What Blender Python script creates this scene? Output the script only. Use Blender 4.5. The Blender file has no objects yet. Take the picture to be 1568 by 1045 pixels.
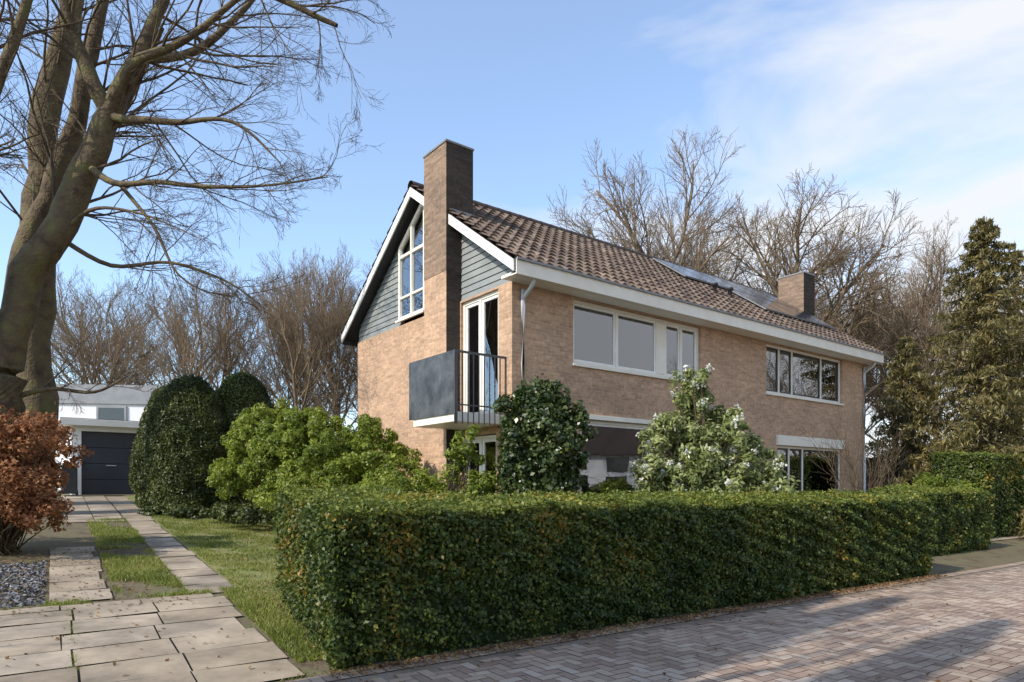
import bpy, math, random
import numpy as np
from mathutils import Vector
random.seed(7); rng=np.random.default_rng(11)
scene=bpy.context.scene
scene.view_settings.view_transform='Standard'
try: scene.view_settings.look='None'
except Exception: pass
scene.view_settings.exposure=0

# ------------------------------------------------------------ frames
TH=math.atan2(.607,.794)
def H(x,y):
    n=-.566*x+.824*y
    return float(np.clip(.063*(n-5.7),0,.063*21.3))
def Hn(n): return float(np.clip(.063*(n-5.7),0,.063*21.3))
def MN(m,n): return m*.824-.566*n, m*.566+.824*n
def EW(e,w): return e*.794-.607*w, e*.607+.794*w

# ------------------------------------------------------------ materials
def newmat(name):
    m=bpy.data.materials.new(name); m.use_nodes=True
    nt=m.node_tree; b=nt.nodes['Principled BSDF']
    return m,nt,b
def N(nt,t,**k):
    n=nt.nodes.new(t)
    for a,v in k.items():
        if a in n.inputs: n.inputs[a].default_value=v
        else: setattr(n,a,v)
    return n
def ramp(nt,src,stops):
    r=nt.nodes.new('ShaderNodeValToRGB'); el=r.color_ramp.elements
    while len(el)<len(stops): el.new(.5)
    for e,(p,c) in zip(el,stops): e.position=p; e.color=(*c,1)
    nt.links.new(src,r.inputs[0]); return r
def noise(nt,scale,detail=3,coord='Object',vec=None,rough=.6):
    n=N(nt,'ShaderNodeTexNoise'); n.inputs['Scale'].default_value=scale
    n.inputs['Detail'].default_value=detail; n.inputs['Roughness'].default_value=rough
    if vec is None:
        tc=N(nt,'ShaderNodeTexCoord'); vec=tc.outputs[coord]
    nt.links.new(vec,n.inputs['Vector']); return n
def bump(nt,b,src,strength=.4,dist=.02):
    bp=N(nt,'ShaderNodeBump'); bp.inputs['Strength'].default_value=strength; bp.inputs['Distance'].default_value=dist
    nt.links.new(src,bp.inputs['Height']); nt.links.new(bp.outputs[0],b.inputs['Normal']); return bp
def mat_noise(name,c1,c2,scale=6,rough=.8,bs=.3,bd=.01,c3=None,spec=.3,metal=0):
    m,nt,b=newmat(name)
    n=noise(nt,scale,4)
    st=[(.3,c1),(.7,c2)] if c3 is None else [(.28,c1),(.5,c2),(.72,c3)]
    r=ramp(nt,n.outputs[0],st); nt.links.new(r.outputs[0],b.inputs['Base Color'])
    b.inputs['Roughness'].default_value=rough; b.inputs['Specular IOR Level'].default_value=spec
    b.inputs['Metallic'].default_value=metal
    if bs>.2:
        n2=noise(nt,scale*5,2); bump(nt,b,n2.outputs[0],bs,bd)
    return m
def mat_flat(name,c1,c2,scale=3,rough=.9):
    m,nt,b=newmat(name); n=noise(nt,scale,1); r=ramp(nt,n.outputs[0],[(.3,c1),(.7,c2)])
    nt.links.new(r.outputs[0],b.inputs['Base Color']); b.inputs['Roughness'].default_value=rough; b.inputs['Specular IOR Level'].default_value=.1
    return m
def mat_leaf(name,dark,mid,light,odd=None,scale=1.5,trans=.35,rough=.45,spec=.4):
    m,nt,b=newmat(name)
    at=N(nt,'ShaderNodeAttribute'); at.attribute_name='rnd'
    n=noise(nt,scale,2)
    mx=N(nt,'ShaderNodeMath',operation='MULTIPLY_ADD'); nt.links.new(n.outputs[0],mx.inputs[0]); mx.inputs[1].default_value=1.1
    ad=N(nt,'ShaderNodeMath',operation='MULTIPLY_ADD'); nt.links.new(at.outputs['Fac'],ad.inputs[0]); ad.inputs[1].default_value=.6; ad.inputs[2].default_value=-.34
    nt.links.new(ad.outputs[0],mx.inputs[2])
    st=[(.15,dark),(.5,mid),(.8,light)]
    if odd: st.append((.93,odd))
    r=ramp(nt,mx.outputs[0],st)
    nt.links.new(r.outputs[0],b.inputs['Base Color'])
    b.inputs['Roughness'].default_value=rough; b.inputs['Specular IOR Level'].default_value=spec
    tr=N(nt,'ShaderNodeBsdfTranslucent'); nt.links.new(r.outputs[0],tr.inputs['Color'])
    ms=N(nt,'ShaderNodeMixShader'); ms.inputs[0].default_value=trans
    nt.links.new(b.outputs[0],ms.inputs[1]); nt.links.new(tr.outputs[0],ms.inputs[2])
    nt.links.new(ms.outputs[0],nt.nodes['Material Output'].inputs['Surface'])
    return m
def mat_brick(name,ca,cb,mortar,w=.215,h=.0625,mort=.007,dirt=.5):
    m,nt,b=newmat(name)
    tc=N(nt,'ShaderNodeTexCoord'); sp=N(nt,'ShaderNodeSeparateXYZ'); nt.links.new(tc.outputs['Object'],sp.inputs[0])
    a=N(nt,'ShaderNodeMath',operation='ADD'); nt.links.new(sp.outputs[0],a.inputs[0]); nt.links.new(sp.outputs[1],a.inputs[1])
    cb_=N(nt,'ShaderNodeCombineXYZ'); nt.links.new(a.outputs[0],cb_.inputs[0]); nt.links.new(sp.outputs[2],cb_.inputs[1])
    br=N(nt,'ShaderNodeTexBrick'); nt.links.new(cb_.outputs[0],br.inputs['Vector'])
    br.inputs['Scale'].default_value=1; br.inputs['Brick Width'].default_value=w; br.inputs['Row Height'].default_value=h
    br.inputs['Mortar Size'].default_value=mort; br.inputs['Mortar Smooth'].default_value=.3; br.inputs['Bias'].default_value=-.1
    br.inputs['Color1'].default_value=(*ca,1); br.inputs['Color2'].default_value=(*cb,1); br.inputs['Mortar'].default_value=(*mortar,1)
    n=noise(nt,1.3,5,vec=tc.outputs['Object']); r=ramp(nt,n.outputs[0],[(.25,(1-dirt*.5,)*3),(.7,(1.08,1.06,1.03))])
    mx=N(nt,'ShaderNodeMix',data_type='RGBA',blend_type='MULTIPLY'); mx.inputs[0].default_value=1
    nt.links.new(br.outputs[0],mx.inputs[6]); nt.links.new(r.outputs[0],mx.inputs[7])
    n3=noise(nt,12,2,vec=cb_.outputs[0]); r3=ramp(nt,n3.outputs[0],[(.3,(.80,.78,.76)),(.7,(1.15,1.13,1.12))])
    mx2=N(nt,'ShaderNodeMix',data_type='RGBA',blend_type='MULTIPLY'); mx2.inputs[0].default_value=1
    nt.links.new(mx.outputs[2],mx2.inputs[6]); nt.links.new(r3.outputs[0],mx2.inputs[7])
    nt.links.new(mx2.outputs[2],b.inputs['Base Color'])
    iv=N(nt,'ShaderNodeMath',operation='SUBTRACT'); iv.inputs[0].default_value=1; nt.links.new(br.outputs['Fac'],iv.inputs[1])
    bump(nt,b,iv.outputs[0],.6,.01); b.inputs['Roughness'].default_value=.9; b.inputs['Specular IOR Level'].default_value=.2
    return m
def mat_rnd(name,stops,rough=.85,nscale=3,nmix=.35,bs=.3,spec=.3,det=4):
    m,nt,b=newmat(name)
    at=N(nt,'ShaderNodeAttribute'); at.attribute_name='rnd'
    r=ramp(nt,at.outputs['Fac'],stops)
    n=noise(nt,nscale,det,rough=.68); r2=ramp(nt,n.outputs[0],[(.25,(1-nmix,)*3),(.75,(1+nmix*.4,)*3)])
    mx=N(nt,'ShaderNodeMix',data_type='RGBA',blend_type='MULTIPLY'); mx.inputs[0].default_value=1
    nt.links.new(r.outputs[0],mx.inputs[6]); nt.links.new(r2.outputs[0],mx.inputs[7]); nt.links.new(mx.outputs[2],b.inputs['Base Color'])
    n2=noise(nt,60,2); bump(nt,b,n2.outputs[0],bs,.004)
    b.inputs['Roughness'].default_value=rough; b.inputs['Specular IOR Level'].default_value=spec
    return m
def mat_glass(name,tint=(.95,.96,.96),ior=1.55):
    m=bpy.data.materials.new(name); m.use_nodes=True; nt=m.node_tree; nt.nodes.clear()
    o=N(nt,'ShaderNodeOutputMaterial'); fr=N(nt,'ShaderNodeFresnel'); fr.inputs[0].default_value=ior
    k=N(nt,'ShaderNodeMath',operation='MULTIPLY_ADD'); nt.links.new(fr.outputs[0],k.inputs[0]); k.inputs[1].default_value=1.7; k.inputs[2].default_value=.12; k.use_clamp=True
    t=N(nt,'ShaderNodeBsdfTransparent'); t.inputs[0].default_value=(*tint,1)
    g=N(nt,'ShaderNodeBsdfGlossy'); g.inputs['Roughness'].default_value=.01; g.inputs[0].default_value=(.95,.97,1,1)
    tc=N(nt,'ShaderNodeTexCoord'); n=noise(nt,1.1,1,vec=tc.outputs['Object']); bp=N(nt,'ShaderNodeBump'); bp.inputs['Strength'].default_value=.08; bp.inputs['Distance'].default_value=.05
    nt.links.new(n.outputs[0],bp.inputs['Height']); nt.links.new(bp.outputs[0],g.inputs['Normal'])
    ms=N(nt,'ShaderNodeMixShader'); nt.links.new(k.outputs[0],ms.inputs[0]); nt.links.new(t.outputs[0],ms.inputs[1]); nt.links.new(g.outputs[0],ms.inputs[2])
    nt.links.new(ms.outputs[0],o.inputs[0]); return m

M={}
M['brick']=mat_brick('wall_brick',(.54,.355,.235),(.38,.25,.165),(.46,.37,.28))
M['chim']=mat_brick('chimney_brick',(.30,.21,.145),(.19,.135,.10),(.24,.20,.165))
M['chimd']=mat_brick('shaded_chimney_brick',(.075,.058,.048),(.045,.038,.033),(.06,.055,.05))  # near-black brick: shade painted into the chimneys' unlit front-facing sides
M['white']=mat_noise('white_paint',(.72,.70,.64),(.82,.80,.76),3,.5,.1,.002)
M['cream']=mat_noise('cream_paint',(.70,.65,.55),(.78,.74,.65),3,.45,.1,.002)
M['dark']=mat_noise('dark_paint',(.03,.032,.035),(.05,.05,.055),4,.4,.1,.002)
M['siding']=mat_noise('blue_grey_siding',(.20,.215,.21),(.26,.275,.268),2,.55,.1,.002)
M['curtain']=mat_noise('curtain_cloth',(.86,.86,.86),(.93,.93,.92),3,.9,.1,.01)
M['blind']=mat_noise('blind_cloth',(.38,.38,.36),(.5,.5,.47),3,.9,.1,.01)
M['room']=mat_noise('room_plaster',(.40,.38,.35),(.48,.46,.43),2,.9,.1)
M['glass']=mat_glass('window_glass')
M['metal']=mat_noise('dark_metal',(.035,.037,.04),(.06,.062,.066),2.0,.38,.05,.002,spec=.5)
M['panelm']=mat_noise('balcony_panel_metal',(.022,.023,.025),(.10,.102,.104),3.2,.25,.22,.03,spec=.5)
M['pipe']=mat_noise('grey_pvc',(.45,.46,.47),(.55,.56,.57),3,.5,.1)
M['lead']=mat_noise('lead',(.16,.165,.17),(.24,.245,.25),5,.5,.1)
M['tile']=mat_rnd('roof_tile',[(0,(.075,.055,.045)),(.5,(.14,.10,.075)),(.85,(.21,.155,.115)),(1,(.10,.085,.07))],.7,2,.45)
M['solar']=mat_noise('solar_glass',(.012,.014,.022),(.02,.024,.035),2,.12,0,0,spec=.8)
M['bark']=mat_noise('bark',(.05,.037,.023),(.12,.088,.052),4,.9,.9,.04,c3=(.14,.135,.05))
M['bark2']=mat_flat('bark_far',(.16,.12,.08),(.25,.185,.12))
M['twig']=mat_flat('twig_bark',(.075,.057,.038),(.14,.105,.07),5)
M['soil']=mat_noise('soil',(.07,.05,.03),(.14,.11,.065),3,.95,.8,.03,c3=(.12,.13,.05))
M['lawn']=mat_noise('lawn_ground',(.11,.12,.035),(.18,.19,.06),2.5,.95,.8,.03,c3=(.22,.18,.095))
M['mortar']=mat_noise('road_joint_sand',(.15,.12,.09),(.24,.195,.15),4,.95,.5)
M['rbrick']=mat_rnd('road_brick',[(0,(.28,.20,.15)),(.4,(.37,.275,.21)),(.75,(.44,.335,.25)),(1,(.47,.38,.30))],.85,.6,.4,spec=.12)
M['slab']=mat_rnd('concrete_slab',[(0,(.32,.255,.18)),(.5,(.39,.315,.225)),(1,(.45,.37,.275))],.85,1.1,.75,det=7)
M['gravel']=mat_rnd('gravel_stone',[(0,(.08,.08,.085)),(.5,(.17,.17,.175)),(1,(.30,.30,.31))],.8,3,.2)
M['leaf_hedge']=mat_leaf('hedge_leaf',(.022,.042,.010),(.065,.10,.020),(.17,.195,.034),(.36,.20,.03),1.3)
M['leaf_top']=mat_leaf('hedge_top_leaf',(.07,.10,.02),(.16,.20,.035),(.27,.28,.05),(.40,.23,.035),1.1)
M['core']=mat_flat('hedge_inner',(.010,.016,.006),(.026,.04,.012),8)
M['leaf_laurel']=mat_leaf('laurel_leaf',(.085,.125,.02),(.21,.275,.035),(.35,.385,.06),None,1.2,.5)
M['leaf_holly']=mat_leaf('ivy_leaf',(.02,.035,.011),(.05,.078,.02),(.12,.15,.04),None,2,.25,.35,.5)
M['leaf_rhodo']=mat_leaf('rhododendron_leaf',(.13,.17,.05),(.26,.30,.10),(.42,.44,.18),(.52,.52,.34),2,.4,.35,.5)
M['leaf_yew']=mat_leaf('yew_leaf',(.022,.034,.010),(.058,.08,.018),(.13,.15,.035),None,1.2,.25)
M['leaf_beech']=mat_leaf('dry_beech_leaf',(.15,.06,.026),(.36,.155,.07),(.50,.28,.13),None,2,.4,.6,.2)
M['leaf_conifer']=mat_leaf('conifer_leaf',(.06,.058,.02),(.155,.135,.045),(.31,.245,.09),None,.9,.35)
M['leaf_grass']=mat_leaf('grass_blade',(.11,.14,.025),(.22,.26,.045),(.36,.36,.10),None,.8,.45)
M['leaf_dry']=mat_leaf('fallen_leaf',(.10,.055,.025),(.21,.115,.05),(.33,.21,.10),None,2,.2,.8,.1)
M['petal']=mat_leaf('pale_flower',(.62,.62,.52),(.74,.74,.66),(.82,.82,.76),None,2,.4,.5,.3)
M['wood']=mat_noise('brown_fence_wood',(.10,.05,.03),(.17,.09,.055),6,.8,.3)
M['nwhite']=mat_noise('white_render',(.72,.72,.71),(.80,.80,.79),1,.8,.1)
M['ngrey']=mat_noise('grey_cladding',(.22,.23,.24),(.30,.31,.32),2,.7,.1)
M['gdoor']=mat_noise('garage_door_paint',(.04,.044,.054),(.055,.06,.072),1.5,.45,.05)

# ------------------------------------------------------------ mesh helpers
def link(ob,parent=None):
    scene.collection.objects.link(ob)
    if parent: ob.parent=parent
    return ob
def empty(name,loc=(0,0,0),rz=0):
    e=bpy.data.objects.new(name,None); e.location=loc; e.rotation_euler=(0,0,rz); e.empty_display_size=.3
    return link(e)
def meshobj(name,v,f,mat,parent=None,smooth=False,rnd=None):
    me=bpy.data.meshes.new(name); me.from_pydata([tuple(map(float,p)) for p in v],[],f); me.materials.append(mat)
    if smooth: me.polygons.foreach_set('use_smooth',[True]*len(f))
    if rnd is not None:
        a=me.attributes.new('rnd','FLOAT','FACE'); a.data.foreach_set('value',np.asarray(rnd,dtype=np.float32))
    me.update(); return link(bpy.data.objects.new(name,me),parent)
def quadmesh(name,V,mat,rnd=None,parent=None,k=4):
    n=len(V); me=bpy.data.meshes.new(name)
    me.vertices.add(n*k); me.vertices.foreach_set('co',V.reshape(-1).astype(np.float32))
    me.loops.add(n*k); me.loops.foreach_set('vertex_index',np.arange(n*k,dtype=np.int32))
    me.polygons.add(n); me.polygons.foreach_set('loop_start',np.arange(0,n*k,k,dtype=np.int32))
    try: me.polygons.foreach_set('loop_total',np.full(n,k,dtype=np.int32))
    except Exception: pass
    me.materials.append(mat)
    a=me.attributes.new('rnd','FLOAT','FACE')
    a.data.foreach_set('value',(rng.random(n) if rnd is None else rnd).astype(np.float32))
    me.update(calc_edges=True)
    return link(bpy.data.objects.new(name,me),parent)
class Boxes:
    def __init__(s): s.v=[];s.f=[]
    def box(s,x0,x1,y0,y1,z0,z1):
        b=len(s.v)
        s.v+=[(x0,y0,z0),(x1,y0,z0),(x1,y1,z0),(x0,y1,z0),(x0,y0,z1),(x1,y0,z1),(x1,y1,z1),(x0,y1,z1)]
        s.f+=[(b,b+3,b+2,b+1),(b+4,b+5,b+6,b+7),(b,b+1,b+5,b+4),(b+1,b+2,b+6,b+5),(b+2,b+3,b+7,b+6),(b+3,b,b+4,b+7)]
    def prism(s,pts,off):
        b=len(s.v);n=len(pts); off=np.array(off)
        s.v+=[tuple(p) for p in pts]+[tuple(np.array(p)+off) for p in pts]
        s.f+=[tuple(range(b+n-1,b-1,-1)),tuple(range(b+n,b+2*n))]+[(b+i,b+(i+1)%n,b+n+(i+1)%n,b+n+i) for i in range(n)]
    def make(s,name,mat,parent=None,bevel=0):
        o=meshobj(name,s.v,s.f,mat,parent)
        if bevel:
            m=o.modifiers.new('bevel','BEVEL'); m.width=bevel; m.segments=2; m.limit_method='ANGLE'
        return o
def unit(a): return a/np.maximum(np.linalg.norm(a,axis=-1,keepdims=True),1e-9)
def leaves(name,P,Nr,L,W,mat,parent=None,jit=.7,rnd=None,updir=None):
    n=len(P); Nn=unit(Nr+rng.normal(0,jit,(n,3)))
    T=rng.normal(0,1,(n,3)) if updir is None else np.array(updir)+rng.normal(0,.5,(n,3))
    T=unit(T-(T*Nn).sum(1,keepdims=True)*Nn); B=np.cross(Nn,T)
    s=rng.uniform(.65,1.3,(n,1)); l=L*s*.5; w=W*s*.5
    V=np.stack([P-T*l,P+B*w+Nn*w*.35-T*l*.1,P+T*l-Nn*l*.15,P-B*w+Nn*w*.35-T*l*.1],1)
    return quadmesh(name,V,mat,rnd,parent)
def snoise(P,f=1.0,seed=0):
    r=np.random.default_rng(seed); o=np.zeros(len(P))
    for i in range(6):
        k=r.normal(0,1,3)*f*(1+i*.5); o+=np.sin(P@k+r.uniform(0,6.28))/(1+i*.5)
    return o/2.2

class Tubes:
    def __init__(s): s.V=[];s.F=[];s.n=0
    def path(s,P,R,k=5):
        P=np.asarray(P,float);R=np.asarray(R,float);m=len(P)
        T=np.gradient(P,axis=0); T=unit(T)
        ref=np.array([0,0,1.]) if abs(T[0,2])<.9 else np.array([1.,0,0])
        A=unit(np.cross(T,ref)); B=np.cross(T,A)
        a=np.arange(k)*2*math.pi/k
        ring=P[:,None,:]+R[:,None,None]*(np.cos(a)[None,:,None]*A[:,None,:]+np.sin(a)[None,:,None]*B[:,None,:])
        s.V.append(ring.reshape(-1,3))
        i=np.arange(m-1)[:,None]*k; j=np.arange(k)[None,:]; j2=(j+1)%k
        F=np.stack([i+j,i+j2,i+k+j2,i+k+j],-1).reshape(-1,4)+s.n
        s.F.append(F); s.n+=m*k
    def mesh(s,name,mat):
        V=np.concatenate(s.V);F=np.concatenate(s.F).astype(np.int32); me=bpy.data.meshes.new(name)
        me.vertices.add(len(V)); me.vertices.foreach_set('co',V.reshape(-1).astype(np.float32))
        me.loops.add(F.size); me.loops.foreach_set('vertex_index',F.reshape(-1))
        me.polygons.add(len(F)); me.polygons.foreach_set('loop_start',np.arange(0,F.size,4,dtype=np.int32))
        try: me.polygons.foreach_set('loop_total',np.full(len(F),4,dtype=np.int32))
        except Exception: pass
        me.polygons.foreach_set('use_smooth',np.ones(len(F),dtype=bool))
        me.materials.append(mat); me.update(calc_edges=True); return me
    def obj(s,name,mat,parent=None): return link(bpy.data.objects.new(name,s.mesh(name,mat)),parent)
def smoothpath(P,R,sub=5):
    P=np.asarray(P,float);R=np.asarray(R,float);n=len(P);o=[];r=[]
    for i in range(n-1):
        p0=P[max(i-1,0)];p1=P[i];p2=P[i+1];p3=P[min(i+2,n-1)]
        for t in np.linspace(0,1,sub,endpoint=False):
            o.append(.5*((2*p1)+(-p0+p2)*t+(2*p0-5*p1+4*p2-p3)*t*t+(-p0+3*p1-3*p2+p3)*t**3)); r.append(R[i]*(1-t)+R[i+1]*t)
    o.append(P[-1]);r.append(R[-1]); return np.array(o),np.array(r)
def rdir(d,ang):
    d=unit(np.asarray(d,float)); r=rng.normal(0,1,3); r=unit(r-(r@d)*d)
    return d*math.cos(ang)+r*math.sin(ang)
def grow(tb,p,d,L,r,lev,maxlev,kids,up=.12,wob=.16,rmin=.004,ratio=.6,spread=(.45,.95)):
    nseg=max(3,6-lev) if lev<maxlev else 3
    P=[np.array(p,float)];dd=unit(np.asarray(d,float))
    for i in range(nseg):
        dd=unit(dd+rng.normal(0,wob,3)+np.array([0,0,up])); P.append(P[-1]+dd*L/nseg)
    P=np.array(P); R=np.linspace(r,max(rmin,r*.35),len(P))
    tb.path(P,R,6 if lev==0 else (4 if lev<2 else 3))
    if lev>=maxlev: return
    n=kids[lev]
    for i in range(n):
        t=.22+.78*(i+rng.random()*.8)/n; t=min(t,.99)
        x=t*nseg;j=int(x);f=x-j;q=P[j]*(1-f)+P[min(j+1,nseg)]*f
        dl=unit(P[min(j+1,nseg)]-P[j]) if j<nseg else dd
        cl=L*ratio*(1.15-.6*t)*rng.uniform(.7,1.25)
        cr=max(rmin,min(np.interp(t,[0,1],[r,r*.35])*.62, r*.6))
        grow(tb,q,rdir(dl,rng.uniform(*spread)),cl,cr,lev+1,maxlev,kids,up,wob,rmin,ratio,spread)

# ------------------------------------------------------------ GROUND
def strip(name,m0,m1,n0,n1,off,mat,jag=0):
    ns=sorted(set([n0,n1]+[b for b in (5.7,27.0) if n0<b<n1]))
    v=[];f=[]
    for n in ns:
        for m in (m0,m1):
            x,y=MN(m,n); v.append((x,y,Hn(n)+off))
    for i in range(len(ns)-1): b=i*2; f.append((b,b+1,b+3,b+2))
    return meshobj(name,v,f,mat)
strip('ground',-400,400,-400,400,0,M['soil'])
strip('lawn',2.0,7.2,8.2,26,.008,M['lawn'])
strip('road',-30,80,-9,5.55,.004,M['mortar'])
u=.105;hv=[];jt=.004;rr=[]
for yy in range(0,62):
    for xx in range(0,270):
        k=(xx-yy)%4
        if k==0: bx=(xx,xx+2,yy,yy+1)
        elif k==3: bx=(xx,xx+1,yy,yy+2)
        else: continue
        m0=-1+bx[0]*u+jt;m1=-1+bx[1]*u-jt;n0=-1.2+bx[2]*u+jt;n1=-1.2+bx[3]*u-jt
        if n1>5.3: continue
        dz=rng.normal(0,.0006)+.012; tl=rng.normal(0,.0006,2)
        hv.append([(*MN(m0,n0),dz),(*MN(m1,n0),dz+tl[0]),(*MN(m1,n1),dz+tl[0]+tl[1]),(*MN(m0,n1),dz+tl[1])])
        rr.append(rng.random())
for i in range(-60,270):
    m0=-1+i*u+jt;m1=m0+u-2*jt
    hv.append([(*MN(m0,5.33),.014),(*MN(m1,5.33),.014),(*MN(m1,5.52),.015),(*MN(m0,5.52),.015)]); rr.append(rng.random()*.8)
quadmesh('road_paving',np.array(hv),M['rbrick'],np.array(rr))
def slabs(name,m0,m1,n0,n1,sm,sn,off=.02,jt=.006,skip=0,rag=0):
    v=[];r=[];n=n0
    while n<n1-.05:
        m=m1-rng.uniform(0,rag); lo=m0
        while m>lo+.05:
            a=max(m-sm,lo)+jt;b=m-jt;c=n+jt;d=min(n+sn,n1)-jt
            if rng.random()>=skip:
                z=rng.normal(0,.004,4)+off; j=rng.normal(0,jt*.35,8)
                q=[(*MN(a+j[0],c+j[1]),Hn(c)+z[0]),(*MN(b+j[2],c+j[3]),Hn(c)+z[1]),(*MN(b+j[4],d+j[5]),Hn(d)+z[2]),(*MN(a+j[6],d+j[7]),Hn(d)+z[3])]
                v.append(q); r.append(rng.random())
            m-=sm
        n+=sn
    quadmesh(name,np.array(v),M['slab'],np.array(r))
slabs('driveway_paving',-7.0,1.78,5.6,9.2,.80,.56,jt=.008,rag=.12)
slabs('garden_path',1.42,2.02,9.2,25.6,.6,.62,.018,jt=.012,rag=.06)
slabs('side_driveway_paving',-.05,.62,9.35,14,.67,.66,jt=.012,rag=.08)
slabs('garage_forecourt',.2,1.40,18.0,26.2,.6,.62,.016,jt=.01)
slabs('pavement',15.5,26,7.5,9.0,.6,.5,.02)
slabs('entrance_path',11.6,12.6,5.7,9,.5,.5,.02)
n=16000; mm=rng.uniform(-6,-.08,n); nn=rng.uniform(9.35,12.5,n)
P=np.stack([mm*.824-.566*nn,mm*.566+.824*nn,np.clip(.063*(nn-5.7),0,2)+.02],1)
leaves('gravel',P,np.tile([0,0,1.],(n,1)),.045,.04,M['gravel'],jit=.5)

def grass(name,m0,m1,n0,n1,cnt,hgt,maskf=None,mat='leaf_grass',MNp=None):
    if MNp is None: mm=rng.uniform(m0,m1,cnt);nn=rng.uniform(n0,n1,cnt)
    else: mm,nn=MNp
    X=mm*.824-.566*nn;Y=mm*.566+.824*nn
    if maskf is not None:
        k=maskf(X,Y); X,Y,nn=X[k],Y[k],nn[k]
    n=len(X);Z=np.clip(.063*(nn-5.7),0,1.34)
    h=hgt*rng.uniform(.5,1.3,n)*(1+.4*snoise(np.stack([X,Y,Z*0],1),1.5,3))
    a=rng.uniform(0,6.28,n);wd=.006+.004*rng.random(n)
    dx,dy=np.cos(a)*wd,np.sin(a)*wd; lx,ly=rng.normal(0,.5,n)*h,rng.normal(0,.5,n)*h
    V=np.stack([np.stack([X-dx,Y-dy,Z],1),np.stack([X+dx,Y+dy,Z],1),np.stack([X+lx,Y+ly,Z+h],1)],1)
    quadmesh(name,V,M[mat],None,None,3)
grass('lawn_grass',2.03,6.5,8.3,22,110000,.045,lambda X,Y: snoise(np.stack([X,Y,0*X],1),3.0,6)+rng.normal(0,.25,len(X))>-.30)
def patchy(X,Y): return snoise(np.stack([X,Y,0*X],1),2.2,5)+rng.normal(0,.2,len(X))>-.1
grass('verge_grass',.64,1.44,9.2,18.5,22000,.05,patchy)
c=7000; grass('edge_grass',0,0,0,0,0,.05,None,MNp=(1.80+np.abs(rng.normal(0,.25,c)),rng.uniform(6.0,9.4,c)))
c=2500; grass('driveway_end_grass',0,0,0,0,0,.04,patchy,MNp=(rng.uniform(-.1,1.7,c),9.2+np.abs(rng.normal(0,.12,c))))
js=[];
for i in range(8):
    k=700; js.append((np.full(k,1.75-.80*i)+rng.normal(0,.018,k),5.6+3.6*rng.random(k)**.8))
for i in range(7):
    k=600; js.append((rng.uniform(-4,1.8,k),np.full(k,5.6+.56*i)+rng.normal(0,.015,k)))
mj=np.concatenate([a for a,b in js]);nj=np.concatenate([b for a,b in js])
grass('joint_grass',0,0,0,0,0,.022,lambda X,Y: snoise(np.stack([X,Y,0*X],1),1.6,15)>.15,MNp=(mj,nj))

mm=np.concatenate([rng.uniform(-6,1.4,2600),rng.uniform(1.9,13,2600),rng.uniform(-4,10,900),rng.uniform(2,5,1300)])
nn=np.concatenate([rng.uniform(8.6,14,2600),5.55-np.abs(rng.normal(0,.14,2600)),rng.uniform(2,9,900),rng.uniform(8,18,1300)])
P=np.stack([mm*.824-.566*nn,mm*.566+.824*nn,np.clip(.063*(nn-5.7),0,2)+.03],1)
leaves('fallen_leaves',P,np.tile([0,0,1.],(len(P),1)),.042,.026,M['leaf_dry'],jit=.35)

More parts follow.
